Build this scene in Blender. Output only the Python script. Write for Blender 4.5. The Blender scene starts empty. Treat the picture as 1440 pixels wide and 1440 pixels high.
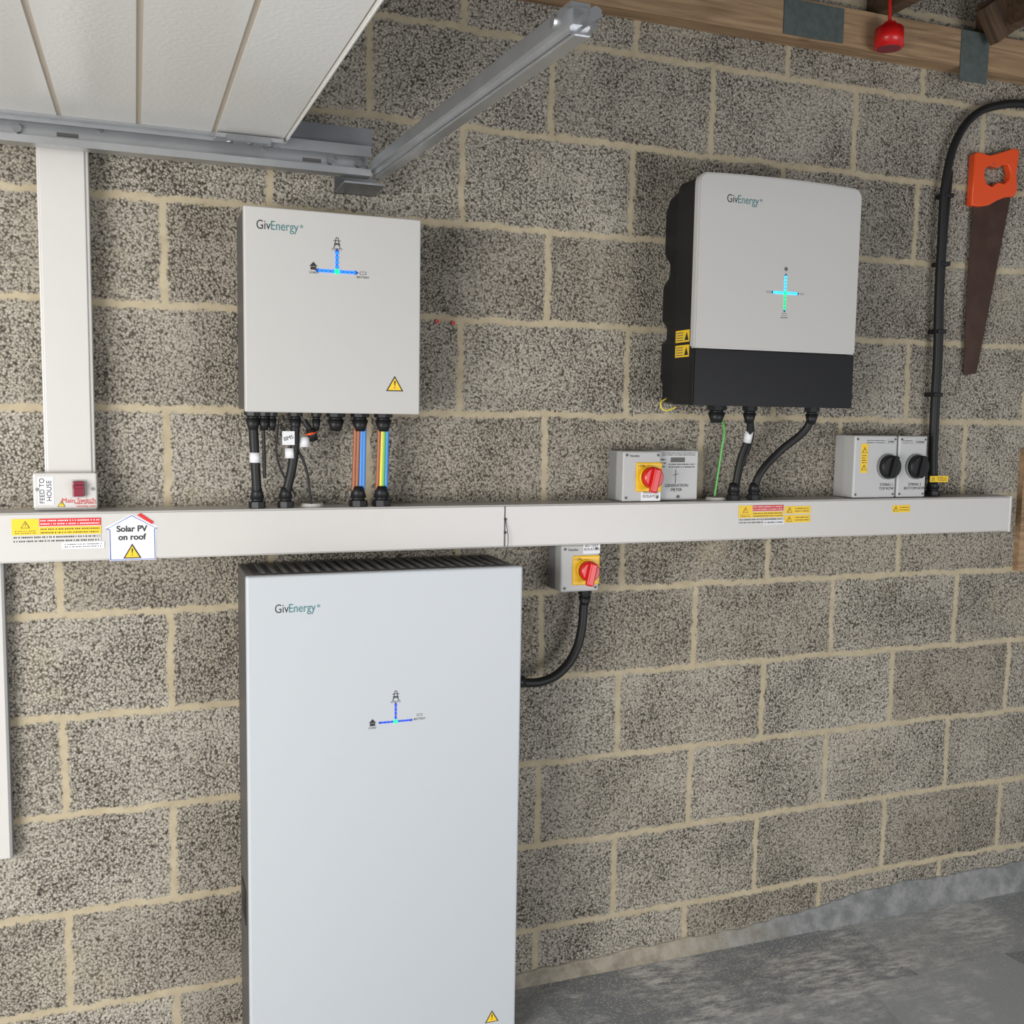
import bpy, bmesh, math, random
from mathutils import Vector, Matrix, Euler
random.seed(4)
C=bpy.context.scene.collection
D=2.361
CAM=(-0.96279,-2.3612,0.45034)
# ---------------------------------------------------------------- materials
def new_mat(name):
    m=bpy.data.materials.new(name);m.use_nodes=True
    return m,m.node_tree,m.node_tree.nodes['Principled BSDF']
def pm(name,col,rough=.5,metal=0,noise=0,nscale=30,bump=0,bscale=200,spec=.5,coat=0,emit=0):
    m,t,b=new_mat(name)
    b.inputs['Roughness'].default_value=rough;b.inputs['Metallic'].default_value=metal
    b.inputs['Specular IOR Level'].default_value=spec
    b.inputs['Coat Weight'].default_value=coat
    tc=t.nodes.new('ShaderNodeTexCoord')
    nz=t.nodes.new('ShaderNodeTexNoise');nz.inputs['Scale'].default_value=nscale;nz.inputs['Detail'].default_value=4
    t.links.new(tc.outputs['Object'],nz.inputs['Vector'])
    mx=t.nodes.new('ShaderNodeMix');mx.data_type='RGBA'
    f=noise
    mx.inputs['A'].default_value=[c*(1-f) for c in col[:3]]+[1];mx.inputs['B'].default_value=[min(1,c*(1+f)) for c in col[:3]]+[1]
    t.links.new(nz.outputs['Fac'],mx.inputs['Factor']);t.links.new(mx.outputs['Result'],b.inputs['Base Color'])
    if emit:
        b.inputs['Emission Color'].default_value=list(col[:3])+[1];b.inputs['Emission Strength'].default_value=emit
    if bump:
        n2=t.nodes.new('ShaderNodeTexNoise');n2.inputs['Scale'].default_value=bscale;n2.inputs['Detail'].default_value=3
        t.links.new(tc.outputs['Object'],n2.inputs['Vector'])
        bp=t.nodes.new('ShaderNodeBump');bp.inputs['Strength'].default_value=bump;bp.inputs['Distance'].default_value=.002
        t.links.new(n2.outputs['Fac'],bp.inputs['Height']);t.links.new(bp.outputs['Normal'],b.inputs['Normal'])
    return m
M=dict(
 white=pm('white_powdercoat',(.475,.465,.445),.45,bump=.08,bscale=900),
 battwhite=pm('cabinet_white_paint',(.475,.50,.525),.42,bump=.05,bscale=900),
 pvc=pm('white_pvc',(.55,.53,.505),.35,noise=.02),
 grey=pm('dark_grey_metal',(.085,.08,.075),.5),
 midgrey=pm('mid_grey_metal',(.22,.22,.22),.5),
 black=pm('black_plastic',(.012,.012,.013),.45,noise=.2,spec=.35),
 glossblack=pm('black_gloss_panel',(.012,.012,.013),.38,spec=.22),
 cable=pm('black_cable_sheath',(.012,.012,.012),.5,spec=.35),
 galv=pm('galvanised_steel',(.50,.51,.52),.32,metal=.85,noise=.18,nscale=14),
 galvdark=pm('galvanised_steel_dull',(.28,.29,.30),.4,metal=.8,noise=.25,nscale=18),
 door=pm('white_door_paint',(.62,.61,.58),.28,bump=.25,bscale=120),
 groove=pm('door_groove_paint',(.50,.43,.35),.5),
 lgrey=pm('light_grey_plastic',(.42,.42,.41),.45),
 lgrey2=pm('pale_grey_plastic',(.47,.47,.46),.45),
 red=pm('red_plastic',(.62,.010,.010),.3),
 darkred=pm('dark_red_plastic',(.20,.012,.03),.4),
 yellow=pm('yellow_label',(.80,.48,.01),.4),
 orange=pm('orange_plastic',(.72,.075,.012),.35),
 rust=pm('rusty_steel',(.060,.030,.020),.5,metal=.4,noise=.5,nscale=20),
 teal=pm('logo_teal_ink',(.04,.17,.18),.5),
 ink=pm('black_ink',(.02,.02,.02),.6),
 softink=pm('grey_ink',(.10,.10,.10),.6),
 redink=pm('red_ink',(.6,.02,.02),.5),
 blueink=pm('blue_ink',(.03,.10,.5),.5),
 navyink=pm('navy_ink',(.02,.05,.30),.5),
 whitelab=pm('white_label',(.70,.70,.72),.5),
 yellowlab=pm('yellow_label_paint',(.82,.53,.02),.5),
 blueled=pm('blue_led',(.005,.12,1),.4,emit=2.0),
 dimled=pm('blue_led_dim',(.005,.05,.7),.4,emit=.6),
 cyanled=pm('cyan_led',(.02,.50,1),.4,emit=2.0),
 greenled=pm('green_led',(.01,.80,.22),.4,emit=1.1),
 copperbrown=pm('brown_wire',(.30,.09,.03),.4),
 bluewire=pm('blue_wire',(.04,.22,.60),.4),
 greenwire=pm('green_wire',(.10,.42,.08),.4),
 yellowwire=pm('yellow_wire',(.75,.60,.05),.4),
 redwire=pm('red_hot_pin',(.5,.02,.01),.4),
 nail=pm('nail_plate_zinc',(.13,.16,.15),.5,metal=.5,noise=.4,nscale=60),
)
# wood
def wood(name,a,b_):
    m,t,b=new_mat(name);tc=t.nodes.new('ShaderNodeTexCoord');mp=t.nodes.new('ShaderNodeMapping');mp.inputs['Scale'].default_value=(2.5,40,40)
    nz=t.nodes.new('ShaderNodeTexNoise');nz.inputs['Scale'].default_value=1.5;nz.inputs['Detail'].default_value=6;nz.inputs['Distortion'].default_value=1.2
    cr=t.nodes.new('ShaderNodeValToRGB');cr.color_ramp.elements[0].color=(*a,1);cr.color_ramp.elements[1].color=(*b_,1)
    cr.color_ramp.elements[0].position=.3;cr.color_ramp.elements[1].position=.7
    t.links.new(tc.outputs['Object'],mp.inputs[0]);t.links.new(mp.outputs[0],nz.inputs['Vector']);t.links.new(nz.outputs['Fac'],cr.inputs[0]);t.links.new(cr.outputs[0],b.inputs['Base Color'])
    b.inputs['Roughness'].default_value=.75
    return m
M['wood']=wood('sawn_timber',(.20,.12,.065),(.42,.28,.155))
M['wooddark']=wood('dark_timber',(.05,.03,.018),(.13,.075,.04))
# block wall
def block_mat():
    m,t,b=new_mat('aggregate_blockwork');N=t.nodes.new;L=t.links.new
    tc=N('ShaderNodeTexCoord');sp=N('ShaderNodeSeparateXYZ');L(tc.outputs['Object'],sp.inputs[0])
    cb=N('ShaderNodeCombineXYZ');L(sp.outputs['X'],cb.inputs[0]);L(sp.outputs['Z'],cb.inputs[1])
    wn=N('ShaderNodeTexNoise');wn.inputs['Scale'].default_value=9;wn.inputs['Detail'].default_value=5;wn.inputs['Roughness'].default_value=.65
    L(cb.outputs[0],wn.inputs['Vector'])
    s1=N('ShaderNodeVectorMath');s1.operation='SUBTRACT';s1.inputs[1].default_value=(.5,.5,.5);L(wn.outputs['Color'],s1.inputs[0])
    s2=N('ShaderNodeVectorMath');s2.operation='SCALE';s2.inputs['Scale'].default_value=.026;L(s1.outputs[0],s2.inputs[0])
    wf=N('ShaderNodeTexNoise');wf.inputs['Scale'].default_value=90;wf.inputs['Detail'].default_value=3
    L(cb.outputs[0],wf.inputs['Vector'])
    s3=N('ShaderNodeVectorMath');s3.operation='SUBTRACT';s3.inputs[1].default_value=(.5,.5,.5);L(wf.outputs['Color'],s3.inputs[0])
    s4=N('ShaderNodeVectorMath');s4.operation='SCALE';s4.inputs['Scale'].default_value=.018;L(s3.outputs[0],s4.inputs[0])
    ad=N('ShaderNodeVectorMath');L(cb.outputs[0],ad.inputs[0]);L(s2.outputs[0],ad.inputs[1])
    ad2=N('ShaderNodeVectorMath');L(ad.outputs[0],ad2.inputs[0]);L(s4.outputs[0],ad2.inputs[1])
    br=N('ShaderNodeTexBrick');br.offset=.5;br.offset_frequency=2;br.squash=1
    br.inputs['Scale'].default_value=1;br.inputs['Brick Width'].default_value=.45;br.inputs['Row Height'].default_value=.225
    br.inputs['Mortar Size'].default_value=.0115;br.inputs['Mortar Smooth'].default_value=.6;br.inputs['Bias'].default_value=0
    br.inputs['Color1'].default_value=(0,0,0,1);br.inputs['Color2'].default_value=(1,1,1,1);br.inputs['Mortar'].default_value=(.5,.5,.5,1)
    L(ad2.outputs[0],br.inputs['Vector'])
    v=N('ShaderNodeTexVoronoi');v.feature='F1';v.inputs['Scale'].default_value=205;v.inputs['Randomness'].default_value=1
    L(tc.outputs['Object'],v.inputs['Vector'])
    ln=N('ShaderNodeTexNoise');ln.inputs['Scale'].default_value=5;ln.inputs['Detail'].default_value=4;L(tc.outputs['Object'],ln.inputs['Vector'])
    cn=N('ShaderNodeTexNoise');cn.inputs['Scale'].default_value=130;cn.inputs['Detail'].default_value=4;cn.inputs['Roughness'].default_value=.65;L(tc.outputs['Object'],cn.inputs['Vector'])
    def math_(op,a,b_=None,c=None):
        n=N('ShaderNodeMath');n.operation=op
        for i,x in enumerate((a,b_,c)):
            if x is None: continue
            if isinstance(x,(int,float)): n.inputs[i].default_value=x
            else: L(x,n.inputs[i])
        return n.outputs[0]
    a=math_('MULTIPLY',ln.outputs['Fac'],.7)
    a2=math_('MULTIPLY',cn.outputs['Fac'],1.1)
    dsum=math_('ADD',math_('ADD',v.outputs['Distance'],a),a2)
    vm=N('ShaderNodeMapRange');vm.interpolation_type='SMOOTHSTEP';vm.inputs['From Min'].default_value=1.20;vm.inputs['From Max'].default_value=1.98
    L(dsum,vm.inputs['Value'])
    void=vm.outputs[0]
    cr=N('ShaderNodeMix');cr.data_type='RGBA';cr.inputs['A'].default_value=(.33,.295,.24,1);cr.inputs['B'].default_value=(.41,.375,.315,1)
    L(br.outputs['Color'],cr.inputs['Factor'])
    vs=N('ShaderNodeSeparateColor');L(v.outputs['Color'],vs.inputs[0])
    hv=N('ShaderNodeHueSaturation');L(cr.outputs['Result'],hv.inputs['Color']);
    L(math_('MULTIPLY_ADD',vs.outputs[0],.40,.78),hv.inputs['Value'])
    big=N('ShaderNodeTexNoise');big.inputs['Scale'].default_value=1.6;big.inputs['Detail'].default_value=3;L(tc.outputs['Object'],big.inputs['Vector'])
    hv2=N('ShaderNodeHueSaturation');L(hv.outputs[0],hv2.inputs['Color']);L(math_('MULTIPLY_ADD',big.outputs['Fac'],.5,.75),hv2.inputs['Value'])
    vc=N('ShaderNodeMix');vc.data_type='RGBA';vc.inputs['B'].default_value=(.05,.042,.032,1);L(void,vc.inputs['Factor']);L(hv2.outputs[0],vc.inputs['A'])
    sm=N('ShaderNodeTexNoise');sm.inputs['Scale'].default_value=3.3;sm.inputs['Detail'].default_value=8;sm.inputs['Roughness'].default_value=.7;L(tc.outputs['Object'],sm.inputs['Vector'])
    smr=N('ShaderNodeMapRange');smr.inputs['From Min'].default_value=.57;smr.inputs['From Max'].default_value=.74;smr.inputs['To Max'].default_value=.5;L(sm.outputs['Fac'],smr.inputs['Value'])
    mc=N('ShaderNodeTexNoise');mc.inputs['Scale'].default_value=25;mc.inputs['Detail'].default_value=7;L(tc.outputs['Object'],mc.inputs['Vector'])
    mcr=N('ShaderNodeMix');mcr.data_type='RGBA';mcr.inputs['A'].default_value=(.32,.26,.165,1);mcr.inputs['B'].default_value=(.52,.45,.325,1);L(mc.outputs['Fac'],mcr.inputs['Factor'])
    mf=math_('MAXIMUM',br.outputs['Fac'],smr.outputs[0])
    fin=N('ShaderNodeMix');fin.data_type='RGBA';L(mf,fin.inputs['Factor']);L(vc.outputs['Result'],fin.inputs['A']);L(mcr.outputs['Result'],fin.inputs['B'])
    L(fin.outputs['Result'],b.inputs['Base Color']);b.inputs['Roughness'].default_value=.95;b.inputs['Specular IOR Level'].default_value=.15
    inv=math_('SUBTRACT',1,mf)
    hh=math_('MULTIPLY',math_('SUBTRACT',1,void),inv)
    h2=math_('ADD',math_('MULTIPLY',hh,.9),math_('MULTIPLY',mf,math_('MULTIPLY_ADD',mc.outputs['Fac'],.5,.5)))
    bp=N('ShaderNodeBump');bp.inputs['Strength'].default_value=.75;bp.inputs['Distance'].default_value=.0045;L(h2,bp.inputs['Height']);L(bp.outputs[0],b.inputs['Normal'])
    return m
M['block']=block_mat()
def floor_mat():
    m,t,b=new_mat('painted_concrete_floor');N=t.nodes.new;L=t.links.new
    tc=N('ShaderNodeTexCoord')
    br=N('ShaderNodeTexBrick');br.offset=.37;br.inputs['Scale'].default_value=1;br.inputs['Brick Width'].default_value=.50;br.inputs['Row Height'].default_value=.30;br.inputs['Mortar Size'].default_value=.0;br.inputs['Bias'].default_value=-.1
    br.inputs['Color1'].default_value=(.20,.215,.23,1);br.inputs['Color2'].default_value=(.36,.375,.385,1);br.inputs['Mortar'].default_value=(.2,.22,.24,1)
    wn=N('ShaderNodeTexNoise');wn.inputs['Scale'].default_value=6;wn.inputs['Detail'].default_value=6;L(tc.outputs['Object'],wn.inputs['Vector'])
    mixv=N('ShaderNodeMix');mixv.data_type='RGBA';mixv.blend_type='LINEAR_LIGHT';mixv.inputs['Factor'].default_value=.04;L(tc.outputs['Object'],mixv.inputs['A']);L(wn.outputs['Color'],mixv.inputs['B'])
    L(mixv.outputs['Result'],br.inputs['Vector'])
    n1=N('ShaderNodeTexNoise');n1.inputs['Scale'].default_value=2.6;n1.inputs['Detail'].default_value=10;n1.inputs['Roughness'].default_value=.75;L(tc.outputs['Object'],n1.inputs['Vector'])
    mp=N('ShaderNodeMapping');mp.inputs['Rotation'].default_value=(0,0,.35);mp.inputs['Scale'].default_value=(14,50,1);L(tc.outputs['Object'],mp.inputs[0])
    n2=N('ShaderNodeTexNoise');n2.inputs['Scale'].default_value=1;n2.inputs['Detail'].default_value=8;n2.inputs['Roughness'].default_value=.75;L(mp.outputs[0],n2.inputs['Vector'])
    r1=N('ShaderNodeMapRange');r1.inputs['From Min'].default_value=.44;r1.inputs['From Max'].default_value=.56;L(n1.outputs['Fac'],r1.inputs['Value'])
    mu=N('ShaderNodeMath');mu.operation='MULTIPLY';r2=N('ShaderNodeMapRange');r2.inputs['From Min'].default_value=.42;r2.inputs['From Max'].default_value=.58;L(n2.outputs['Fac'],r2.inputs['Value'])
    L(r1.outputs[0],mu.inputs[0]);L(r2.outputs[0],mu.inputs[1])
    mx=N('ShaderNodeMix');mx.data_type='RGBA';mx.inputs['B'].default_value=(.60,.59,.56,1);L(br.outputs['Color'],mx.inputs['A']);L(mu.outputs[0],mx.inputs['Factor'])
    vv=N('ShaderNodeTexNoise');vv.inputs['Scale'].default_value=160;vv.inputs['Detail'].default_value=2;L(tc.outputs['Object'],vv.inputs['Vector'])
    r3=N('ShaderNodeMapRange');r3.inputs['From Min'].default_value=.56;r3.inputs['From Max'].default_value=.66;L(vv.outputs['Fac'],r3.inputs['Value'])
    sp=N('ShaderNodeSeparateXYZ');L(tc.outputs['Object'],sp.inputs[0])
    r4=N('ShaderNodeMapRange');r4.inputs['From Min'].default_value=-.45;r4.inputs['From Max'].default_value=-.02;r4.inputs['To Min'].default_value=.25;L(sp.outputs['Y'],r4.inputs['Value'])
    m2=N('ShaderNodeMath');m2.operation='MULTIPLY';L(r3.outputs[0],m2.inputs[0]);L(r4.outputs[0],m2.inputs[1])
    m3=N('ShaderNodeMix');m3.data_type='RGBA';m3.inputs['B'].default_value=(.58,.52,.42,1);L(mx.outputs['Result'],m3.inputs['A']);L(m2.outputs[0],m3.inputs['Factor'])
    L(m3.outputs['Result'],b.inputs['Base Color'])
    rr=N('ShaderNodeMapRange');rr.inputs['To Min'].default_value=.38;rr.inputs['To Max'].default_value=.8;L(mu.outputs[0],rr.inputs['Value']);L(rr.outputs[0],b.inputs['Roughness'])
    bp=N('ShaderNodeBump');bp.inputs['Strength'].default_value=.3;bp.inputs['Distance'].default_value=.003;L(n1.outputs['Fac'],bp.inputs['Height']);L(bp.outputs[0],b.inputs['Normal'])
    return m
M['floor']=floor_mat()
# ---------------------------------------------------------------- helpers
def link(o,parent=None):
    C.objects.link(o)
    if parent: o.parent=parent
    return o
def empty(name):
    return link(bpy.data.objects.new(name,None))
def meshobj(name,bm,mat,parent=None,smooth=False):
    me=bpy.data.meshes.new(name);bmesh.ops.recalc_face_normals(bm,faces=bm.faces);bm.to_mesh(me);bm.free()
    if smooth:
        for p in me.polygons:p.use_smooth=True
    me.materials.append(M[mat] if isinstance(mat,str) else mat)
    return link(bpy.data.objects.new(name,me),parent)
def box(name,x0,x1,y0,y1,z0,z1,mat,parent=None,bev=.0,seg=2):
    bm=bmesh.new();bmesh.ops.create_cube(bm,size=1)
    for v in bm.verts:
        v.co=Vector((x0 if v.co.x<0 else x1,y0 if v.co.y<0 else y1,z0 if v.co.z<0 else z1))
    if bev: bmesh.ops.bevel(bm,geom=list(bm.edges),offset=bev,segments=seg,affect='EDGES',profile=.5)
    return meshobj(name,bm,mat,parent,smooth=False)
def cyl(name,p0,p1,r,mat,parent=None,seg=24,r2=None,bev=0):
    p0,p1=Vector(p0),Vector(p1);d=p1-p0
    bm=bmesh.new();bmesh.ops.create_cone(bm,cap_ends=True,segments=seg,radius1=r,radius2=r if r2 is None else r2,depth=d.length)
    if bev: bmesh.ops.bevel(bm,geom=[e for e in bm.edges if len(e.link_faces)==2 and any(len(f.verts)>4 for f in e.link_faces)],offset=bev,segments=2,affect='EDGES')
    bmesh.ops.transform(bm,matrix=Matrix.Translation((p0+p1)/2)@d.to_track_quat('Z','Y').to_matrix().to_4x4(),verts=bm.verts)
    o=meshobj(name,bm,mat,parent)
    if seg>8:
        for p in o.data.polygons: p.use_smooth=len(p.vertices)<=4
    return o
def prism(name,pts,y0,y1,mat,parent=None,bev=0):
    bm=bmesh.new();a=[bm.verts.new((x,y0,z)) for x,z in pts];f=bm.faces.new(a)
    r=bmesh.ops.extrude_face_region(bm,geom=[f]);
    for v in [g for g in r['geom'] if isinstance(g,bmesh.types.BMVert)]: v.co.y=y1
    if bev: bmesh.ops.bevel(bm,geom=list(bm.edges),offset=bev,segments=2,affect='EDGES')
    return meshobj(name,bm,mat,parent)
def tube(name,pts,r,mat,parent=None,poly=False):
    cu=bpy.data.curves.new(name,'CURVE');cu.dimensions='3D';cu.bevel_depth=r;cu.bevel_resolution=4;cu.resolution_u=10;cu.use_fill_caps=True
    if poly:
        s=cu.splines.new('POLY');s.points.add(len(pts)-1)
        for p,c in zip(s.points,pts):p.co=(*c,1)
    else:
        s=cu.splines.new('BEZIER');s.bezier_points.add(len(pts)-1)
        for p,c in zip(s.bezier_points,pts):
            p.co=c;p.handle_left_type=p.handle_right_type='AUTO'
    cu.materials.append(M[mat]);return link(bpy.data.objects.new(name,cu),parent)
def text(name,body,x,z,y,size,mat,parent=None,align='LEFT',rot=0,bold=0,tall=1):
    cu=bpy.data.curves.new(name,'FONT');cu.body=body;cu.size=size;cu.align_x=align;cu.align_y='CENTER';cu.extrude=.0001;cu.offset=bold
    cu.materials.append(M[mat]);o=bpy.data.objects.new(name,cu);link(o,parent)
    o.matrix_basis=Matrix.Translation((x,y,z))@Matrix.Rotation(-rot,4,'Y')@Matrix.Rotation(math.pi/2,4,'X')@Matrix.Diagonal((1,tall,1,1))
    return o
def triangle(nm,x,z,y,s,parent,mat='yellowlab'):
    h=s*.866
    prism(nm+'_border',[(x-s/2,z-h/2),(x+s/2,z-h/2),(x,z+h/2)],y-.0004,y,'ink',parent)
    k=.78;cz=z-h*.17+0
    prism(nm+'_field',[(x-s/2*k,cz-h/3*k+0),(x+s/2*k,cz-h/3*k),(x,cz+h*2/3*k)],y-.0008,y-.0003,mat,parent)
    prism(nm+'_bolt',[(x-s*.04,cz+h*.34),(x+s*.05,cz+h*.34),(x+s*.02,cz+h*.02),(x-s*.02,cz+h*.02)],y-.0011,y-.0007,'ink',parent)
    prism(nm+'_dot',[(x-s*.03,cz-h*.06),(x+s*.03,cz-h*.06),(x+s*.03,cz-h*.13),(x-s*.03,cz-h*.13)],y-.0011,y-.0007,'ink',parent)
def gland(nm,x,y,z,parent,r=.013,up=False):
    s=1 if up else -1
    cyl(nm+'_nut',(x,y,z),(x,y,z+s*.014),r*1.15,'black',parent,seg=8,bev=.001)
    cyl(nm+'_body',(x,y,z+s*.014),(x,y,z+s*.022),r*.8,'black',parent,seg=20)
    cyl(nm+'_dome',(x,y,z+s*.020),(x,y,z+s*.046),r*1.02,'black',parent,seg=12,r2=r*.62,bev=.001)
def led_cross(parent,x,z,y,a,b_,mats,n=4,s=.0042,only=('l','r','u','d'),hub=1.0):
    for d,(dx,dz,ln) in dict(l=(-1,0,a),r=(1,0,a),u=(0,1,b_),d=(0,-1,b_)).items():
        if d not in only: continue
        for k in range(n):
            t=(k+1)/(n+.15)*ln
            px,pz=x+dx*t,z+dz*t
            w=ln/n*.34 if dx else s*.6;h=ln/n*.34 if dz else s*.6
            prism('led_%s%d'%(d,k),[(px-w,pz-h),(px+w,pz-h),(px+w,pz+h),(px-w,pz+h)],y-.0012,y-.0002,mats[d] ,parent)
        prism('led_track_'+d,[(x+min(0,dx*ln)-(s*.3 if dz else 0),z+min(0,dz*ln)-(s*.3 if dx else 0)),(x+max(0,dx*ln)+(s*.3 if dz else 0),z+min(0,dz*ln)-(s*.3 if dx else 0)),(x+max(0,dx*ln)+(s*.3 if dz else 0),z+max(0,dz*ln)+(s*.3 if dx else 0)),(x+min(0,dx*ln)-(s*.3 if dz else 0),z+max(0,dz*ln)+(s*.3 if dx else 0))],y-.0006,y,'navyink',parent)
        ex,ez=x+dx*ln*1.02,z+dz*ln*1.02
        prism('led_arrow_'+d,[(ex-dz*s*.9,ez-dx*s*.9),(ex+dz*s*.9,ez+dx*s*.9),(ex+dx*s*1.4,ez+dz*s*1.4)],y-.0007,y,'navyink',parent)
    cyl('led_hub',(x,y,z),(x,y-.0016,z),s*hub,'greenled',parent,seg=16)
def house_icon(parent,x,z,y,s):
    prism('icon_roof',[(x-s/2,z),(x+s/2,z),(x,z+s*.55)],y-.0006,y,'ink',parent)
    prism('icon_house',[(x-s*.36,z-s*.42),(x+s*.36,z-s*.42),(x+s*.36,z-s*.05),(x-s*.36,z-s*.05)],y-.0006,y,'ink',parent)
def pylon_icon(parent,x,z,y,s):
    for a,b_ in (((-.3,-.5),(-.08,.5)),((.3,-.5),(.08,.5)),((-.35,.2),(.35,.2)),((-.28,-.1),(.28,-.1)),((-.25,-.3),(.15,.0)),((.25,-.3),(-.15,.0)),((-.08,.5),(.08,.5))):
        tube('icon_pylon',[(x+a[0]*s,y-.0004,z+a[1]*s),(x+b_[0]*s,y-.0004,z+b_[1]*s)],s*.03,'ink',parent,poly=True)
def batt_icon(parent,x,z,y,s):
    prism('icon_battery',[(x-s/2,z-s*.22),(x+s/2,z-s*.22),(x+s/2,z+s*.22),(x-s/2,z+s*.22)],y-.0005,y,'softink',parent)
    for k in (-.28,0,.28): prism('icon_cell',[(x+(k-.09)*s,z-s*.13),(x+(k+.09)*s,z-s*.13),(x+(k+.09)*s,z+s*.13),(x+(k-.09)*s,z+s*.13)],y-.0008,y-.0004,'whitelab',parent)
def logo(parent,x,z,y,width):
    size=width/4.15
    text('logo_giv','Giv',x,z,y-.0004,size,'ink',parent,tall=1.25)
    text('logo_energy','Energy',x+size*1.36,z,y-.0004,size,'teal',parent,tall=1.25)
    text('logo_mark','®',x+size*4.25,z+size*.12,y-.0004,size*.42,'teal',parent)
# ---------------------------------------------------------------- room
FZ=-1.045
box('wall_back',-1.9,3.2,0,.10,FZ-.1,2.2,'block')
box('floor',-3.2,4.2,-4.5,.1,FZ-.1,FZ,'floor')
m,t,b=new_mat('wall_foot_mortar_and_paint');tc=t.nodes.new('ShaderNodeTexCoord');nz=t.nodes.new('ShaderNodeTexNoise');nz.inputs['Scale'].default_value=20;nz.inputs['Detail'].default_value=9;nz.inputs['Roughness'].default_value=.7
t.links.new(tc.outputs['Object'],nz.inputs['Vector']);cr=t.nodes.new('ShaderNodeValToRGB');cr.color_ramp.elements[0].color=(.15,.155,.155,1);cr.color_ramp.elements[1].color=(.28,.28,.27,1);cr.color_ramp.elements[0].position=.4;cr.color_ramp.elements[1].position=.65
c2=t.nodes.new('ShaderNodeValToRGB');c2.color_ramp.elements[0].color=(.19,.165,.125,1);c2.color_ramp.elements[1].color=(.36,.32,.25,1);c2.color_ramp.elements[0].position=.35;c2.color_ramp.elements[1].position=.6
t.links.new(nz.outputs['Fac'],cr.inputs[0]);t.links.new(nz.outputs['Fac'],c2.inputs[0])
sp=t.nodes.new('ShaderNodeSeparateXYZ');t.links.new(tc.outputs['Object'],sp.inputs[0]);ad=t.nodes.new('ShaderNodeMath');ad.operation='ADD';t.links.new(sp.outputs['X'],ad.inputs[0]);t.links.new(nz.outputs['Fac'],ad.inputs[1])
mr=t.nodes.new('ShaderNodeMapRange');mr.inputs['From Min'].default_value=.95;mr.inputs['From Max'].default_value=1.3;t.links.new(ad.outputs[0],mr.inputs['Value'])
mx=t.nodes.new('ShaderNodeMix');mx.data_type='RGBA';t.links.new(mr.outputs[0],mx.inputs['Factor']);t.links.new(c2.outputs[0],mx.inputs['A']);t.links.new(cr.outputs[0],mx.inputs['B'])
t.links.new(mx.outputs['Result'],b.inputs['Base Color']);b.inputs['Roughness'].default_value=.8
bp=t.nodes.new('ShaderNodeBump');bp.inputs['Strength'].default_value=.7;bp.inputs['Distance'].default_value=.008;t.links.new(nz.outputs['Fac'],bp.inputs['Height']);t.links.new(bp.outputs[0],b.inputs['Normal']);M['splash']=m
bm=bmesh.new();n=220;prev=None;hn=0
for i in range(n+1):
    x=-1.2+i*(4.2/n);hn=hn*.7+.3*random.uniform(-1,1);h=.032+max(0,min(1,(x-.35)/.9))*.058+.006*math.sin(x*7)+.012*hn
    row=[bm.verts.new((x,-.022,FZ)),bm.verts.new((x,-.012,FZ+h*.5)),bm.verts.new((x,-.004,FZ+h)),bm.verts.new((x,.001,FZ+h+.002))]
    if prev:
        for a in range(3): bm.faces.new((prev[a],row[a],row[a+1],prev[a+1]))
    prev=row
meshobj('baseboard_back',bm,'splash')
# ---------------------------------------------------------------- horizontal trunking
tr=empty('cable_trunking')
box('trunk_body',-1.9,1.436,-.096,0,.131,.234,'pvc',tr,.003)
box('trunk_lid',-1.9,-.1405,-.100,-.085,.134,.231,'pvc',tr,.002)
box('trunk_lid_far',-.139,1.440,-.100,-.085,.134,.231,'pvc',tr,.002)
box('trunk_end_cap',1.434,1.442,-.102,0,.129,.236,'pvc',tr,.002)
box('trunk_joint',-.1412,-.1388,-.1003,-.08,.134,.231,'grey',tr)
for zz in (.168,.20): cyl('joint_screw',(-.139,-.1,zz),(-.139,-.103,zz),.003,'ink',tr,seg=10)
tube('cable_tie_wire',[(-.139,-.102,.20),(-.134,-.108,.15),(-.140,-.104,.105)],.0009,'ink',tr)
def sx(x,d=.1003): return -.963+(x+.963)*(D-d)/D
def sz(z,d=.1003): return .45+(z-.45)*(D-d)/D
Y=-.1003
def label(nm,x0,x1,z0,z1,mat,parent=tr,y=Y,t_=.0006): box(nm,x0,x1,y-t_,y,z0,z1,mat,parent)
def tinytext(nm,x0,x1,z0,z1,rows,mat,parent=tr,y=Y-.0007,seed=1):
    r=random.Random(seed);bm=bmesh.new()
    for i in range(rows):
        zc=z1-(i+.5)*(z1-z0)/rows;h=(z1-z0)/rows*.20;x=x0
        while x<x1-.001:
            w=r.uniform(.0012,.0028);w=min(w,x1-x)
            vs=[bm.verts.new(p) for p in ((x,y,zc-h),(x+w,y,zc-h),(x+w,y,zc+h),(x,y,zc+h))];bm.faces.new(vs);x+=w+(.0012 if r.random()<.75 else .003)
    return meshobj(nm,bm,mat,parent)
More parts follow.
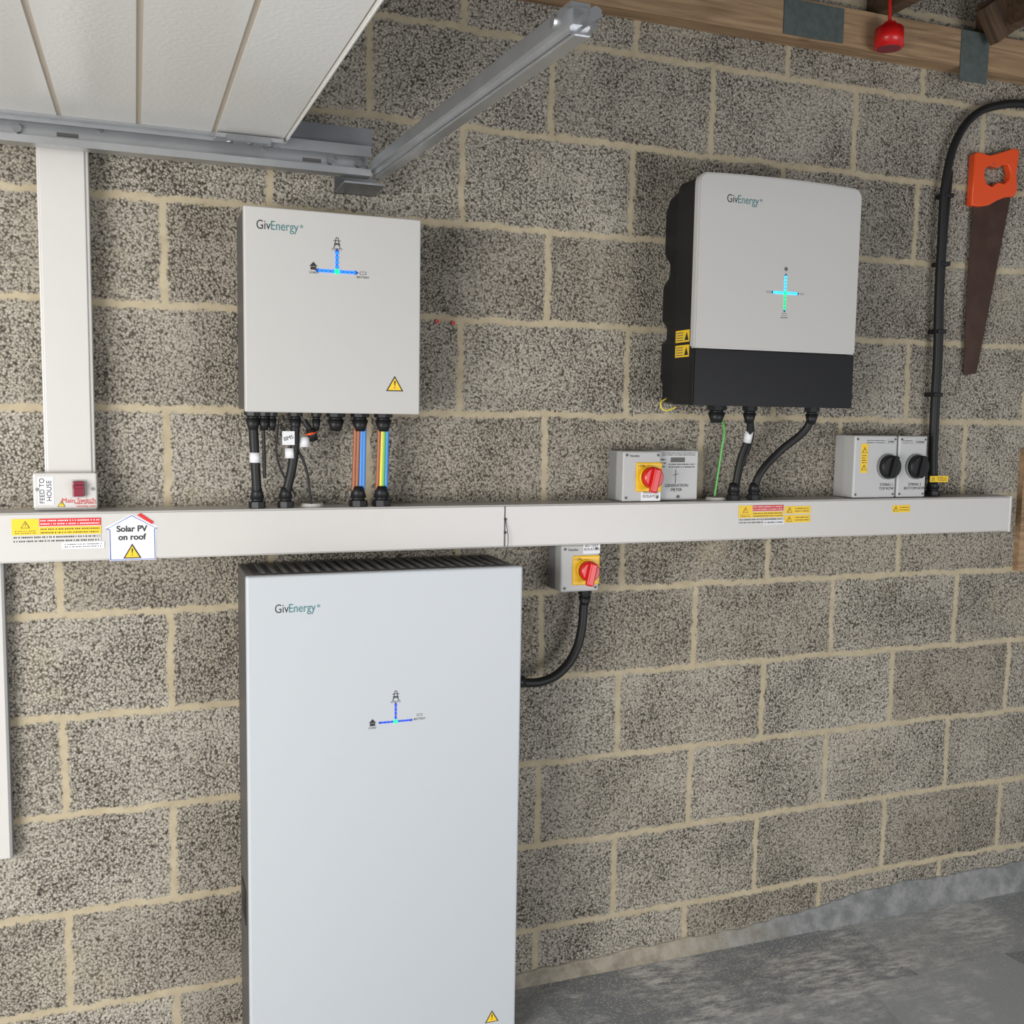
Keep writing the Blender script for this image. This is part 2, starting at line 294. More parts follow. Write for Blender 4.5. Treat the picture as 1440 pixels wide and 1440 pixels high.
def warnlabel(x0,x1,z0,z1,tag,parent=tr,y=Y):
    w=x1-x0;xm=x0+w*.30;zm=z0+(z1-z0)*.66
    label(tag+'_base',x0,x1,z0,z1,'pvc',parent,y)
    label(tag+'_yel',x0,xm,z0+(z1-z0)*.35,z1,'yellowlab',parent,y-.0003)
    label(tag+'_red',xm+.001,x1,zm+.002,z1,'redink',parent,y-.0003)
    label(tag+'_yel2',xm+.001,x1,z0+(z1-z0)*.35,zm,'yellowlab',parent,y-.0003)
    tinytext(tag+'_t1',xm+.003,x1-.003,zm+.003,z1-.001,2,'whitelab',parent,y-.0011,3)
    tinytext(tag+'_t2',xm+.003,x1-.003,z0+(z1-z0)*.36,zm-.001,2,'ink',parent,y-.0011,4)
    tinytext(tag+'_t3',x0+.003,x1-.003,z0+.001,z0+(z1-z0)*.33,2,'ink',parent,y-.0011,5)
    triangle(tag+'_tri',(x0+xm)/2,z0+(z1-z0)*.77,y-.0010,(z1-z0)*.34,parent)
    tinytext(tag+'_t4',x0+.006,xm-.006,z0+(z1-z0)*.38,z0+(z1-z0)*.55,2,'ink',parent,y-.0011,6)
warnlabel(-1.204,-1.036,.171,.222,'warn')
label('lab_b',-1.112,-1.030,.158,.172,'whitelab',y=Y-.0004);tinytext('lab_b_t',-1.106,-1.036,.160,.170,2,'ink',seed=8,y=Y-.0012)
hx0,hx1=-1.027,-.925
prism('solar_sticker',[(hx0+.006,.130),(hx1-.004,.130),(hx1-.002,.2),(hx1+.003,.2),((hx0+hx1)/2,.228),(hx0-.004,.2),(hx0+.006,.2)],Y-.0006,Y,'whitelab',tr)
tube('solar_outline',[(hx0+.008,Y-.001,.132),(hx0+.008,Y-.001,.196),(hx0+.001,Y-.001,.197),((hx0+hx1)/2,Y-.001,.225),(hx1-.002,Y-.001,.197),(hx1-.006,Y-.001,.196),(hx1-.006,Y-.001,.132),(hx0+.008,Y-.001,.132)],.0008,'blueink',tr,poly=True)
text('solar_text','Solar PV\non roof',(hx0+hx1)/2,.188,Y-.001,.0175,'ink',tr,'CENTER',bold=.0005)
triangle('solar_tri',(hx0+hx1)/2,.150,Y-.001,.036,tr)
prism('solar_panel_mark',[(-.965,.226),(-.936,.206),(-.932,.211),(-.958,.230)],Y-.0012,Y-.0002,'redink',tr)
warnlabel(.510,.648,.172,.222,'warn2')
label('lab_c',.586,.652,.170,.182,'whitelab',y=Y-.0014);tinytext('lab_c_t',.59,.648,.171,.181,1,'ink',seed=9,y=Y-.0022)
for k,(xx,zz,w) in enumerate(((.690,.208,.082),(.690,.184,.082),(1.036,.205,.06))):
    label('shock_label_%d'%k,xx-w*.45,xx+w*.55,zz-.010,zz+.010,'yellowlab');triangle('shock_tri_%d'%k,xx-w*.27,zz,Y-.001,.017,tr);tinytext('shock_t_%d'%k,xx-w*.05,xx+w*.5,zz-.007,zz+.007,2,'ink',seed=k)
for xx in (-.59,.47):
    bm=bmesh.new();bmesh.ops.create_cone(bm,cap_ends=True,segments=24,radius1=.028,radius2=.024,depth=.008)
    bmesh.ops.transform(bm,matrix=Matrix.Translation((xx,-.05,.237)),verts=bm.verts);meshobj('grommet',bm,'pvc',tr)
# ---------------------------------------------------------------- vertical trunking
vt=empty('wall_conduit')
box('conduit_body',-1.144,-1.046,-.050,0,.311,1.68,'pvc',vt,.003)
box('conduit_lid',-1.139,-1.053,-.054,-.046,.311,1.68,'pvc',vt,.002)
ms=empty('main_switch_box')
box('switch_base',-1.165,-1.043,-.06,0,.2345,.314,'pvc',ms,.004)
box('switch_front',-1.165,-1.043,-.075,-.055,.240,.314,'pvc',ms,.004)
box('switch_recess',-1.093,-1.062,-.076,-.07,.262,.300,'lgrey',ms,.001)
box('switch_lever',-1.089,-1.067,-.088,-.07,.265,.297,'darkred',ms,.002)
box('lever_bar',-1.089,-1.067,-.096,-.085,.283,.289,'darkred',ms,.001)
box('feed_tape',-1.156,-1.126,-.0757,-.075,.248,.306,'whitelab',ms)
text('feed_label','FEED TO\nHOUSE',-1.141,.277,-.0762,.0135,'ink',ms,'CENTER',rot=math.pi/2)
text('main_text','Main Switch',-1.046,.256,-.0757,.0135,'redink',ms,'RIGHT')
text('main_text2','Switch off before\nremoving cover',-1.046,.2475,-.0757,.0060,'redink',ms,'RIGHT')
triangle('ms_tri',-1.112,.250,-.0755,.015,ms)
for xx in (-1.157,-1.051): cyl('screw',(xx,-.074,.28),(xx,-.077,.28),.0035,'midgrey',ms,seg=12)
# ---------------------------------------------------------------- gateway box
g=empty('inverter_gateway_box')
d=.17
box('gate_body',-.748,-.372,-.150,-.012,.452,.866,'grey',g,.003)
box('gate_cover',-.7485,-.371,-.170,-.148,.446,.870,'white',g,.0035,3)
box('gate_bracket',-.70,-.42,-.013,0,.50,.82,'galv',g)
logo(g,sx(-.705,d),sz(.866,d)-.004,-.170,.088)
ux,uz=sx(-.524,d),sz(.770,d)
led_cross(g,ux,uz,-.170,.038,.040,dict(l='blueled',r='blueled',u='blueled',d='blueled'),4,.0058,('l','r','u'))
pylon_icon(g,ux,uz+.060,-.170,.022);text('t_util','UTILITY',ux,uz+.0465,-.1704,.0065,'ink',g,'CENTER')
house_icon(g,ux-.050,uz+.008,-.170,.017);text('t_load','LOAD',ux-.050,uz-.005,-.1704,.0065,'ink',g,'CENTER')
batt_icon(g,ux+.056,uz,-.170,.014);text('t_bat','BATTERY',ux+.056,uz-.009,-.1704,.0065,'ink',g,'CENTER')
triangle('gate_tri',sx(-.387,d),sz(.518,d),-.170,.039,g)
def sp_(xw,y): return -.963+(xw+.963)*(D+y)/D
ga=[(-.715,1),(-.690,.8),(-.672,.6),(-.620,.85),(-.572,.6),(-.527,1.15),(-.470,1.15),(-.414,1.15)]
for i,(xw,s) in enumerate(ga): gland('gate_gland_%d'%i,sp_(xw,-.08),-.08,.452,g,.0165*s)
cb=empty('gateway_cables')
def run(nm,xw0,xw1,r,mat,y0=-.08,y1=-.07,z0=.42,z1=.26,bow=0,par=cb):
    a=(sp_(xw0,y0),y0,z0);b_=(sp_(xw1,y1),y1,z1);mid=((a[0]+b_[0])/2+bow,(y0+y1)/2,(z0+z1)/2)
    tube(nm,[a,mid,b_],r,mat,par)
run('swa_a',-.715,-.707,.0105,'cable');run('swa_b',-.620,-.643,.0105,'cable',bow=.006)
for xw in (-.707,-.643): gland('trunk_gland',sp_(xw,-.07),-.07,.2342,cb,.016,up=True)
run('comms_a',-.692,-.69,.004,'cable',z1=.30);run('comms_b',-.655,-.585,.003,'cable',bow=.02,z1=.242)
run('comms_c',-.66,-.62,.0025,'cable',bow=-.02)
for i,(mt,o) in enumerate((('copperbrown',-.010),('copperbrown',-.003),('bluewire',.005),('bluewire',.011))): run('phase_%d'%i,-.470+o,-.474+o*1.1,.0048,mt,z1=.27)
for i,(mt,o) in enumerate((('copperbrown',-.009),('yellowwire',-.002),('greenwire',.003),('bluewire',.010))): run('supply_%d'%i,-.414+o,-.418+o*1.1,.0046,mt,z1=.27)
for xw in (-.474,-.418): gland('trunk_gland',sp_(xw,-.07),-.07,.2342,cb,.019,up=True)
for xw,zz in ((-.711,.335),(-.632,.345),(-.60,.37)): cyl('cable_ferrule',(sp_(xw,-.076),-.076,zz),(sp_(xw,-.076),-.076,zz+.022),.0118,'whitelab',cb)
box('bms_tag',sp_(-.650,-.1),sp_(-.622,-.1),-.101,-.099,.375,.405,'whitelab',cb)
text('bms_text','BMS',sp_(-.636,-.1),.39,-.1015,.012,'ink',cb,'CENTER',rot=.3)
tube('rj_lead',[(sp_(-.600,-.08),-.08,.43),(sp_(-.592,-.08),-.082,.415),(sp_(-.585,-.08),-.08,.405)],.006,'cable',cb)
cyl('orange_port',(sp_(-.585,-.08),-.08,.410),(sp_(-.578,-.08),-.075,.385),.011,'black',cb)
cyl('orange_ring',(sp_(-.585,-.08),-.081,.402),(sp_(-.584,-.08),-.081,.398),.0118,'orange',cb)
# ---------------------------------------------------------------- battery cabinet
bt=empty('battery_cabinet')
d=.22
box('cab_body',-.752,-.140,-.205,-.003,FZ+.0,.100,'grey',bt,.003)
box('cab_front',-.755,-.138,-.222,-.200,FZ+.03,.104,'battwhite',bt,.005,3)
box('cab_top_recess',-.735,-.160,-.185,-.02,.098,.1012,'black',bt)
bm=bmesh.new()
for i in range(24):
    x=-.715+i*.0235
    bmesh.ops.create_cube(bm,size=1,matrix=Matrix.Translation((x,-.10,.103))@Matrix.Diagonal((.009,.16,.004,1)))
meshobj('cab_vents',bm,'grey',bt)
logo(bt,sx(-.670,d),sz(-.010,d),-.222,.087)
ux,uz=sx(-.381,d),sz(-.303,d)
led_cross(bt,ux,uz,-.222,.034,.038,dict(l='dimled',r='dimled',u='dimled',d='dimled'),4,.0036,('l','r','u'),1.35)
pylon_icon(bt,ux,uz+.058,-.222,.022);text('t_util','UTILITY',ux,uz+.0445,-.2224,.0065,'ink',bt,'CENTER')
house_icon(bt,ux-.052,uz+.001,-.222,.016);text('t_load','LOAD',ux-.052,uz-.010,-.2224,.0065,'ink',bt,'CENTER')
batt_icon(bt,ux+.055,uz+.010,-.222,.012);text('t_bat','BATTERY',ux+.055,uz+.001,-.2224,.0065,'ink',bt,'CENTER')
triangle('cab_tri',sx(-.119,d),sz(-1.118,d)+.0,-.222,.034,bt)
prism('side_handle',[(-.7535,-.62),(-.7535,-.70),(-.7520,-.70),(-.7520,-.62)],-.13,-.05,'black',bt)
# ---------------------------------------------------------------- hybrid inverter
hy=empty('solar_inverter')
d=.22;k=(D-d)/D
X0,X1=-.963+1.383*k,-.963+1.901*k
ZT,ZB,ZM=.45+.639*k,.45+.032*k,.45+.182*k
Yf=-d
def tophat(x0,x1,z0,z1,r,n=8,bow=0):
    pts=[(x0,z0)]
    for i in range(n+1):
        a=math.pi-(math.pi/2)*i/n;pts.append((x0+r+r*math.cos(a),z1-r+r*math.sin(a)))
    for i in range(1,12):
        u=i/12;pts.append((x0+r+(x1-x0-2*r)*u,z1+bow*4*u*(1-u)))
    for i in range(n+1):
        a=math.pi/2-(math.pi/2)*i/n;pts.append((x1-r+r*math.cos(a),z1-r+r*math.sin(a)))
    return pts+[(x1,z0)]
prism('inv_cover',tophat(X0,X1,ZM+.001,ZT-.002,.024,bow=.005),Yf,-.196,'white',hy,.004)
prism('inv_lower',[(X0+.001,ZB),(X0+.001,ZM-.001),(X1-.001,ZM-.001),(X1-.001,ZB)],Yf+.001,-.196,'glossblack',hy,.003)
prism('inv_chassis',tophat(X0+.005,X1-.005,ZB+.002,ZT-.006,.022),-.199,-.11,'black',hy,.003)
kx=lambda x,dd:-.963+(x+.963)*(D-dd)/D
BL=X0+.027
side=[(X0+.05,ZB+.004),(BL,ZB+.010),(BL,ZB+.055),(BL-.006,ZB+.07),(BL-.006,ZB+.155),(BL+.008,ZB+.17),(BL+.008,ZB+.20),(BL-.006,ZB+.215),(BL-.006,ZB+.30),(BL+.012,ZB+.33),(BL+.012,ZB+.36),(BL-.004,ZB+.385),(BL-.004,ZB+.48),(BL+.006,ZB+.52),(BL+.026,ZB+.54),(X0+.08,ZB+.555),(X1-.03,ZB+.555),(X1-.03,ZB+.004)]
prism('inv_heatsink',side,-.118,-.018,'black',hy,.002)
box('inv_bracket',X0+.05,X1-.05,-.020,0,ZB+.15,ZT-.1,'galv',hy)
logo(hy,kx(.503,d),.45+(1.024-.45)*k,Yf,.090)
ux,uz=kx(.696,d),.45+(.790-.45)*k
led_cross(hy,ux,uz,Yf,.034,.040,dict(l='cyanled',r='cyanled',u='cyanled',d='greenled'),5,.0048)
for dx,dz,f in ((0,.058,'s'),(-.048,0,'g'),(.050,0,'g'),(0,-.052,'b')):
    if f=='b': batt_icon(hy,ux+dx,uz+dz,Yf,.012);text('t_b','BATTERY',ux,uz+dz-.008,Yf-.0004,.005,'softink',hy,'CENTER')
    elif f=='s': cyl('icon_sun',(ux+dx,Yf,uz+dz),(ux+dx,Yf-.0005,uz+dz),.005,'softink',hy,seg=16)
    else: batt_icon(hy,ux+dx,uz+dz,Yf,.010)
for zz in (.642,.604):
    zq=.45+(zz-.45)*.95
    box('side_sticker',X0+.0040,X0+.0052,-.188,-.122,zq,zq+.029,'yellowlab',hy)
    bm=bmesh.new();xs=X0+.0036
    bm.faces.new([bm.verts.new(q) for q in ((xs,-.186,zq+.004),(xs,-.166,zq+.004),(xs,-.176,zq+.024))]);meshobj('side_tri',bm,'ink',hy)
    bm=bmesh.new()
    for j in range(4): bm.faces.new([bm.verts.new(q) for q in ((xs,-.160,zq+.004+j*.006),(xs,-.126,zq+.004+j*.006),(xs,-.126,zq+.0060+j*.006),(xs,-.160,zq+.0060+j*.006))])
    meshobj('side_lines',bm,'softink',hy)
for i,(xw,s) in enumerate(((.495,1.3),(.598,1),(.800,1))): gland('inv_gland_%d'%i,sp_(xw,-.12),-.12,ZB+.004,hy,.017*s)
ic=empty('inverter_cables')
def P(xw,zw,y): return (sp_(xw,y),y,.45+(zw-.45)*(D+y)/D)
tube('ac_cable_a',[P(.598,.455,-.12),P(.600,.41,-.105),P(.575,.34,-.08),P(.560,.26,-.07)],.0085,'cable',ic)
tube('ac_cable_b',[P(.602,.455,-.12),P(.606,.40,-.095),P(.578,.32,-.07),P(.566,.26,-.06)],.007,'cable',ic)
tube('dc_cable',[P(.800,.455,-.12),P(.785,.425,-.11),P(.700,.360,-.08),P(.640,.30,-.075),P(.622,.26,-.07)],.0105,'cable',ic)
cyl('cable_ferrule',P(.594,.385,-.096),P(.600,.415,-.104),.0105,'whitelab',ic)
for xw in (.557,.622): gland('trunk_gland',sp_(xw,-.07),-.07,.2342,ic,.0165,up=True)
tube('earth_wire',[P(.500,.465,-.09),P(.520,.42,-.07),P(.514,.36,-.06),P(.498,.240,-.05)],.0028,'greenwire',ic)
tube('yellow_loop',[P(.345,.50,-.04),P(.325,.482,-.05),P(.335,.468,-.05),P(.37,.475,-.05)],.002,'yellowwire',ic)
# ---------------------------------------------------------------- rotary isolators
def rotary(nm,x0,x1,z0,z1,dep,lab,xk,zk,rk=.030,gap=0):
    e=empty(nm)
    box('iso_base',x0,x1,-dep*.55,0,z0,z1,'midgrey',e,.003)
    box('iso_lid',x0,x1,-dep,-dep*.52,z0,z1,'lgrey',e,.005,3)
    box('iso_plate',xk-.037,xk+.037,-dep-.003,-dep+.002,zk-.037,zk+.037,'yellow',e,.003)
    cyl('iso_collar',(xk,-dep,zk),(xk,-dep-.012,zk),rk,'yellow',e,seg=32,bev=.001)
    cyl('iso_knob',(xk,-dep-.010,zk),(xk,-dep-.032,zk),rk*.92,'red',e,seg=32,r2=rk*.86,bev=.002)
    o=box('iso_grip',-.010,.010,-.014,.0,-rk*1.25,rk*.80,'red',e,.004,3);o.location=(xk,-dep-.030,zk);o.rotation_euler=(0,math.radians(12),0)
    for a,b_ in ((x0+.010,z0+.010),(x1-.010,z0+.010),(x0+.010,z1-.010),(x1-.010,z1-.010)): cyl('iso_screw',(a,-dep,b_),(a,-dep-.0015,b_),.0035,'grey',e,seg=12)
    text('maker','Newlec',x0+.018,z1-.012,-dep-.0005,.009,'ink',e)
    text('on_mark','I ON',xk-.033,zk+.028,-dep-.0035,.009,'ink',e)
    return e
k1=(D-.085)/D
x0,x1=-.963+(.223+.963)*k1,-.963+(.333+.963)*k1
e=rotary('rotary_isolator_switch',x0-.002,x1,.2355,.363,.085,'',-.963+(.297+.963)*k1,.2975)
box('iso_label',x1-.056,x1-.001,-.0862,-.085,.237,.260,'whitelab',e);text('iso_lt','INVERTER\nISOLATOR',x1-.0285,.2535,-.0866,.0098,'ink',e,'CENTER')
x0b,x1b=-.963+(.052+.963)*k1,-.963+(.160+.963)*k1
e=rotary('rotary_isolator_switch',x0b,x1b,.012,.1300,.085,'',-.963+(.122+.963)*k1,.066,.028)
box('iso_label',x1b-.046,x1b,-.0862,-.085,.107,.1295,'whitelab',e);text('iso_lt','BATTERY\nISOLATOR',x1b-.023,.1225,-.0866,.0090,'ink',e,'CENTER')
gland('iso_gland',P(.120,-.02,-.05)[0],-.05,.013,e,.016)
bc=empty('battery_cable')
tube('cable',[P(.118,-.04,-.05),P(.114,-.10,-.055),P(.100,-.155,-.06),P(.062,-.208,-.07),P(.010,-.233,-.08),(-.110,-.09,.45-.68*.962)],.0115,'cable',bc)
cyl('cab_gland',(-.137,-.09,.45-.68*.962),(-.100,-.09,.45-.68*.962),.019,'black',bc,seg=8)
cyl('cab_gland2',(-.100,-.09,.45-.68*.962),(-.080,-.088,.45-.68*.962),.015,'black',bc,seg=12)
# generation meter
mt=empty('generation_meter')
mx0,mx1=x1+.003,-.963+(.445+.963)*(D-.065)/D
box('meter_body',mx0,mx1,-.065,0,.2355,.364,'lgrey2',mt,.004)
box('meter_lcd',mx0+.035,mx0+.075,-.0665,-.065,.334,.346,'grey',mt)
tinytext('meter_t',mx0+.010,mx1-.01,.350,.360,2,'ink',mt,-.0658,31)
tinytext('meter_t2',mx0+.030,mx1-.012,.318,.332,2,'ink',mt,-.0658,32)
tinytext('meter_t3',mx0+.006,mx0+.02,.318,.345,3,'ink',mt,-.0658,33)
tube('meter_line',[(mx0+.05,-.0658,.315),(mx0+.05,-.0658,.280)],.0006,'ink',mt,poly=True)
tube('meter_line2',[(mx0+.043,-.0658,.300),(mx0+.058,-.0658,.304)],.0006,'ink',mt,poly=True)
text('meter_lab','GENERATION\nMETER',(mx0+mx1)/2-.005,.268,-.0658,.0110,'ink',mt,'CENTER')
cyl('meter_screw',((mx0+mx1)/2,-.065,.245),((mx0+mx1)/2,-.068,.245),.004,'grey',mt,seg=12)
# DC isolators
k2=(D-.085)/D
for i,(a,b_,xk) in enumerate(((.952,1.103,1.076),(1.108,1.212,1.178))):
    e=empty('dc_isolator_switch')
    a_,bb,kk=[-.963+(q+.963)*k2 for q in (a,b_,xk)]
    kk-=.006
    box('dc_base',a_,bb,-.045,0,.2355,.408,'lgrey',e,.003)
    box('dc_lid',a_,bb,-.085,-.042,.2355,.408,'lgrey2',e,.005,3)
    zc=.322
    cyl('dc_collar',(kk,-.085,zc),(kk,-.092,zc),.036,'midgrey',e,seg=32)
    cyl('dc_knob',(kk,-.090,zc),(kk,-.108,zc),.034,'black',e,seg=32,r2=.030,bev=.002)
    o=box('dc_grip',-.008,.008,-.012,0,-.031,.031,'glossblack',e,.003);o.location=(kk,-.106,zc);o.rotation_euler=(0,.25,0)
    text('dc_t','STRING %d\n%s ROW'%(i+1,('TOP','BOTTOM')[i]),kk,.266,-.0856,.0108,'ink',e,'CENTER')
    box('dc_nameplate',kk-.005,bb-.012,-.0862,-.085,.384,.398,'lgrey',e);tinytext('dc_np',kk-.002,bb-.014,.386,.396,1,'ink',e,-.0865,40+i)
    tinytext('dc_brand',a_+.04 if i==0 else a_+.012,kk-.012,.385,.397,2,'softink',e,-.0858,50+i)
    if i==0:
        box('dc_warn',a_+.022,a_+.044,-.0862,-.085,.305,.385,'yellowlab',e)
        for zz in (.368,.320): triangle('dc_tri',a_+.033,zz,-.0866,.018,e)
        tinytext('dc_w',a_+.025,a_+.041,.330,.356,4,'ink',e,-.0868,60)
    for sx_,sz_ in ((a_+.009,.245),(bb-.009,.245),(a_+.009,.398),(bb-.009,.398)): cyl('dc_screw',(sx_,-.085,sz_),(sx_,-.0865,sz_),.0032,'grey',e,seg=10)
# ---------------------------------------------------------------- right roof cable
rc=empty('roof_cable')
pts=[(1.239,.245),(1.232,.33),(1.229,.434),(1.228,.54),(1.228,.64),(1.221,.80),(1.220,.945),(1.228,1.165),(1.262,1.267),(1.322,1.333),(1.403,1.366),(1.50,1.381),(1.75,1.385)]
tube('cable_run',[P(a,b_,-.03) for a,b_ in pts],.0115,'cable',rc)
tube('cable_run_b',[P(a+.012,b_,-.018) for a,b_ in pts[:8]],.007,'cable',rc)
gland('cable_gland',P(1.239,.24,-.04)[0],-.04,.2345,rc,.019,up=True)
for zz in (.52,.70,.89,1.08): box('cable_clip',P(1.215,zz,-.03)[0],P(1.246,zz,-.03)[0],-.044,0,zz,zz+.012,'black',rc,.002)
box('cable_tag',P(1.222,.29,-.05)[0],P(1.29,.29,-.05)[0],-.056,-.054,.275,.293,'yellowlab',rc);triangle('tag_tri',P(1.235,.29,-.05)[0],.284,-.0562,.014,rc);tinytext('tag_t',P(1.25,.29,-.05)[0],P(1.285,.29,-.05)[0],.277,.291,3,'ink',rc,-.0568,77)
# ---------------------------------------------------------------- hand saw
sw=empty('hand_saw')
def blade(nm,pts,y0,y1,mat): return prism(nm,[(P(a,b_,y0)[0],P(a,b_,y0)[2]) for a,b_ in pts],y0,y1,mat,sw)
blade('saw_blade',[(1.328,1.085),(1.400,1.12),(1.470,1.12),(1.379,.593),(1.331,.586),(1.325,.80)],-.014,-.012,'rust')
def handle():
    outer=[(1.319,1.078),(1.321,1.15),(1.320,1.216),(1.326,1.222),(1.345,1.222),(1.375,1.218),(1.42,1.232),(1.458,1.246),(1.476,1.247),(1.482,1.240),(1.480,1.215),(1.476,1.18),(1.483,1.135),(1.474,1.115),(1.440,1.110),(1.41,1.098),(1.38,1.082),(1.35,1.076)]
    hole=[(1.366,1.138),(1.355,1.160),(1.358,1.184),(1.376,1.195),(1.402,1.190),(1.425,1.202),(1.446,1.202),(1.459,1.182),(1.454,1.157),(1.434,1.143),(1.410,1.145),(1.388,1.130)]
    cu=bpy.data.curves.new('saw_handle','CURVE');cu.dimensions='2D';cu.fill_mode='BOTH';cu.extrude=.009;cu.bevel_depth=.0025;cu.bevel_resolution=2
    for L_ in (outer,hole):
        s=cu.splines.new('POLY');s.points.add(len(L_)-1);s.use_cyclic_u=True
        for p,(a,b_) in zip(s.points,L_):
            q=P(a,b_,-.02);p.co=(q[0],q[2],0,1)
    cu.materials.append(M['orange']);o=bpy.data.objects.new('saw_handle',cu);link(o,sw);o.rotation_euler=(math.pi/2,0,0);o.location=(0,-.016,0)
handle()
cyl('saw_nail',(P(1.37,1.19,0)[0],0,1.188),(P(1.37,1.19,0)[0],-.03,1.190),.002,'galvdark',sw,seg=8)
# ---------------------------------------------------------------- timber at top
tp=empty('timber_wall_plate')
o=box('plate',-1.9,3.2,-.055,0,1.432,1.532,'wood',tp,.002)
box('nail_plate_a',P(.655,1.5,-.055)[0],P(.845,1.5,-.055)[0],-.058,-.055,1.438,1.526,'nail',tp)
box('nail_plate_b',P(1.25,1.5,-.055)[0],P(1.35,1.5,-.055)[0],-.058,-.055,1.395,1.53,'nail',tp)
rf=empty('roof_truss')
for i,xx in enumerate((-.9,-.3,.3,.92,1.30,1.9,2.5)):
    box('rafter_%d'%i,xx,xx+.04,-4.3,.0,1.533,1.63,'wooddark',rf)
o=box('brace',-.05,.05,-.03,.0,0,1.1,'wooddark',rf);o.location=(1.25,-.08,1.53);o.rotation_euler=(0,math.radians(55),0)
m=pm('dark_roof_felt',(.03,.03,.03),.9,noise=.3);M['felt']=m
bm=bmesh.new();vs=[bm.verts.new(p) for p in ((-3.2,.1,1.7),(4.2,.1,1.7),(4.2,-4.5,2.1),(-3.2,-4.5,2.1))];bm.faces.new(vs);meshobj('ceiling',bm,'felt')
rn=empty('red_hanging_knob')
px,py,pz=P(1.0,1.48,-.10)
cyl('cap',(px,py,pz-.010),(px,py,pz+.044),.038,'red',rn,seg=32,r2=.036,bev=.004)
cyl('cap_recess',(px,py,pz-.011),(px,py,pz-.009),.030,'darkred',rn,seg=32)
cyl('collar',(px,py,pz+.042),(px,py,pz+.056),.016,'red',rn,seg=20)
tube('cord',[(px,py,pz+.05),(px-.003,py,pz+.11),(px+.006,py,1.66)],.005,'redwire',rn)
st=empty('wall_batten')
box('batten',-1.30,-1.231,-.028,0,-.52,.131,'pvc',st,.003)
box('batten_edge',-1.235,-1.229,-.030,-.001,-.52,.131,'midgrey',st,.001)
box('trim_1',P(1.590,.3,-.02)[0],P(1.68,.3,-.02)[0],-.02,0,-.005,.37,'wood')
pl=empty('wall_plugs')
for xx,zz in ((-.285,.668),(-.245,.666)): cyl('plug',(xx,.002,zz),(xx,-.004,zz),.005,'redwire',pl,seg=12)
# ---------------------------------------------------------------- garage door and track
dr=empty('garage_door')
def mkT(deg):
    a=math.radians(deg)
    return lambda x,t_,z:(x,-t_*math.cos(a),z-t_*math.sin(a))
def slab(nm,x0,x1,t0,t1,z0,z1,mat,par,bev=.003,deg=2.3):
    T=mkT(deg)
    bm=bmesh.new();bmesh.ops.create_cube(bm,size=1)
    for v in bm.verts:
        v.co=Vector(T(x0 if v.co.x<0 else x1,t0 if v.co.y>0 else t1,z0 if v.co.z<0 else z1))
    if bev: bmesh.ops.bevel(bm,geom=list(bm.edges),offset=bev,segments=2,affect='EDGES')
    return meshobj(nm,bm,mat,par)
DZ=1.015
XE=-.664
w=.143
T=mkT(2.3)
for i in range(13):
    x1_=XE-i*w;x0_=x1_-w+.0035
    slab('door_rib_%d'%i,x0_,x1_,.17,2.3,DZ,DZ+.035,'door',dr,.003)
slab('door_skin',XE-13*w,XE,.17,2.3,DZ+.0025,DZ+.04,'groove',dr,0)
slab('door_edge',XE-13*w,XE+.004,.150,.172,DZ-.004,DZ+.045,'galv',dr,.002)
slab('door_lip',XE,XE+.006,.150,2.3,DZ-.004,DZ+.045,'door',dr,.002)
slab('hinge_plate',XE-.14,XE-.005,.155,.195,DZ-.012,DZ-.004,'galv',dr,.001)
slab('hinge_knuckle',XE-.12,XE-.03,.190,.200,DZ-.018,DZ-.006,'galvdark',dr,.002)
for i in range(3): cyl('hinge_bolt',T(XE-.11+i*.04,.175,DZ-.018),T(XE-.11+i*.04,.175,DZ-.01),.007,'galvdark',dr,seg=6)
tk=empty('garage_door_track')
zc=.985
bm=bmesh.new()
prof=[(-.150,.012),(-.150,.034),(-.115,.034),(-.115,-.028),(-.150,-.028),(-.150,-.014),(-.147,-.014),(-.147,-.025),(-.119,-.025),(-.119,.031),(-.147,.031),(-.147,.012)]
xa,xb=-1.9,-.478
A=[bm.verts.new((xa,y,zc+z)) for y,z in prof];B=[bm.verts.new((xb,y,zc+z)) for y,z in prof]
bm.faces.new(A);bm.faces.new(B)
for i in range(len(prof)): bm.faces.new((A[i],A[(i+1)%len(A)],B[(i+1)%len(A)],B[i]))
meshobj('track_channel',bm,'galv',tk)
box('track_upper_strip',-1.9,-.47,-.125,-.121,1.02,1.062,'galvdark',tk)
box('track_wall_angle',-.74,-.50,-.05,-.046,1.03,1.075,'galvdark',tk)
box('wall_bracket_h',-.53,-.44,-.12,0,.945,.949,'galvdark',tk)
box('wall_bracket_v',-.53,-.44,-.005,0,.945,.985,'galvdark',tk)
for xx in (-.51,-.46): cyl('bracket_bolt',(xx,-.004,.965),(xx,-.016,.965),.007,'galvdark',tk,seg=6)
for xx in (-1.17,-.56,-.50): cyl('track_bolt',(xx,-.128,zc+.002),(xx,-.112,zc+.002),.009,'galvdark',tk,seg=6)
for xx in (-.70,-1.02): cyl('track_rivet',(xx,-.122,zc+.015),(xx,-.117,zc+.015),.005,'galvdark',tk,seg=12)
box('slot_a',-.62,-.58,-.1195,-.1185,zc-.004,zc+.004,'grey',tk);box('slot_b',-1.10,-1.06,-.1195,-.1185,zc-.004,zc+.004,'grey',tk)
tie=empty('track_cross_tie')
TZ=.012
slab('tie_channel',-.480,-.436,.13,1.22,.955+TZ,.993+TZ,'galv',tie,.009,3.1)
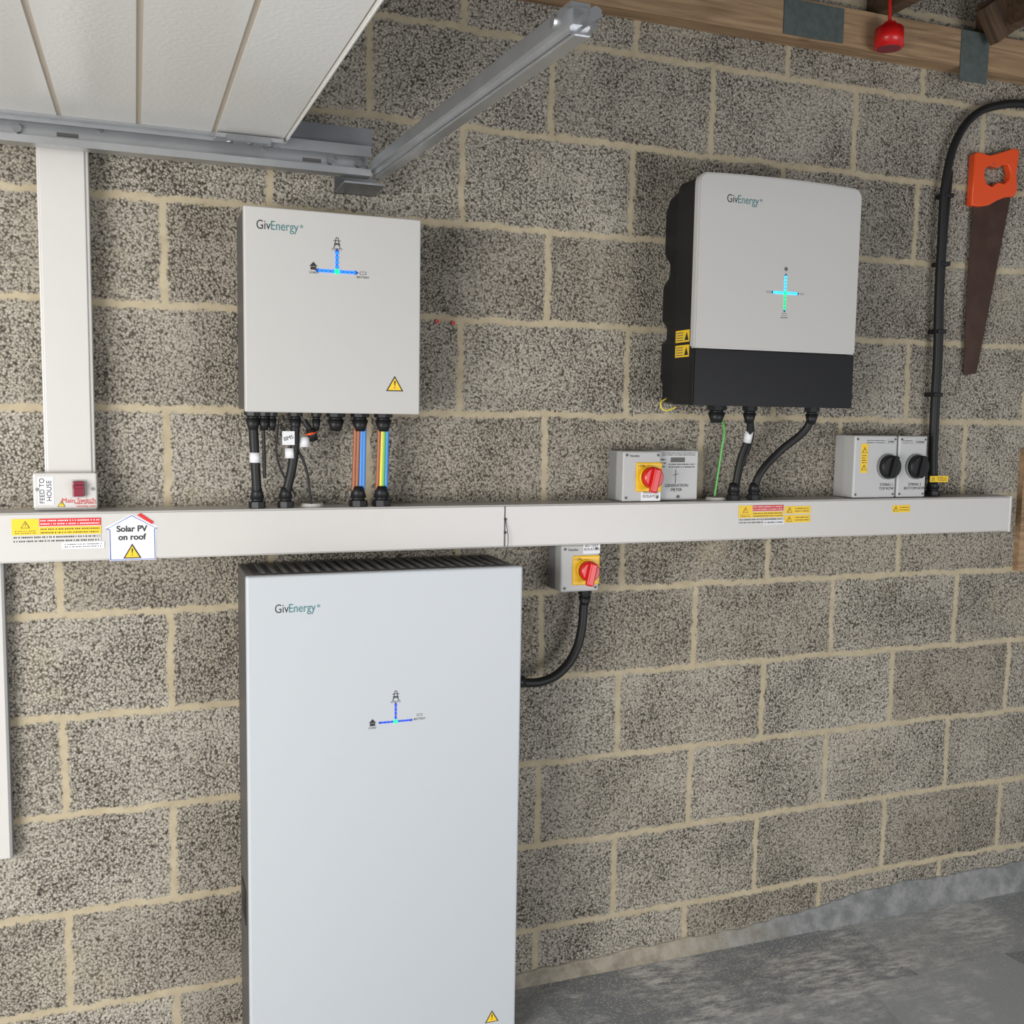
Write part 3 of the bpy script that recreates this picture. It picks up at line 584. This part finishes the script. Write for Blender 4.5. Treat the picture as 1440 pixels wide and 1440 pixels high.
slab('tie_rib',-.470,-.446,.13,1.22,.951+TZ,.956+TZ,'galv',tie,.002,3.1)
T3=mkT(3.1)
cyl('tie_bolt',T3(-.455,1.21,.97+TZ),T3(-.455,1.25,.97+TZ),.008,'galvdark',tie,seg=6)
cyl('tie_bolt_side',T3(-.484,1.185,.975+TZ),T3(-.430,1.185,.975+TZ),.008,'galvdark',tie,seg=12)
# ---------------------------------------------------------------- lights
def area(nm,loc,target,sx_,sy_,p,col):
    l=bpy.data.lights.new(nm,'AREA');l.shape='RECTANGLE';l.size=sx_;l.size_y=sy_;l.energy=p;l.color=col
    o=bpy.data.objects.new(nm,l);C.objects.link(o);o.location=loc;o.rotation_euler=(Vector(target)-Vector(loc)).to_track_quat('-Z','Y').to_euler();return o
area('daylight_opening',(-2.9,-2.3,.10),(0.4,0,-.5),1.6,1.5,108,(1,.985,.96))
area('daylight_side',(1.6,-3.9,-.35),(.9,0,-.85),2.2,1.3,66,(.97,.98,1))
w_=bpy.data.worlds.new('world');bpy.context.scene.world=w_;w_.use_nodes=True
bg=w_.node_tree.nodes['Background'];bg.inputs[0].default_value=(.90,.94,1,1);bg.inputs[1].default_value=.46
# ---------------------------------------------------------------- camera
yw,p,r=0.35594,0.09649,0.01638
f=Vector((math.sin(yw)*math.cos(p),math.cos(yw)*math.cos(p),-math.sin(p)))
r0=Vector((math.cos(yw),-math.sin(yw),0));u0=r0.cross(f)
R=math.cos(r)*r0+math.sin(r)*u0;U=-math.sin(r)*r0+math.cos(r)*u0
cd=bpy.data.cameras.new('camera');cam=bpy.data.objects.new('camera',cd);C.objects.link(cam)
cd.sensor_fit='HORIZONTAL';cd.sensor_width=36;cd.lens=36*1421.286/1440;cd.clip_start=.02
cam.matrix_world=Matrix(((R.x,U.x,-f.x,CAM[0]),(R.y,U.y,-f.y,CAM[1]),(R.z,U.z,-f.z,CAM[2]),(0,0,0,1)))
bpy.context.scene.camera=cam
bpy.context.scene.view_settings.view_transform='Standard'
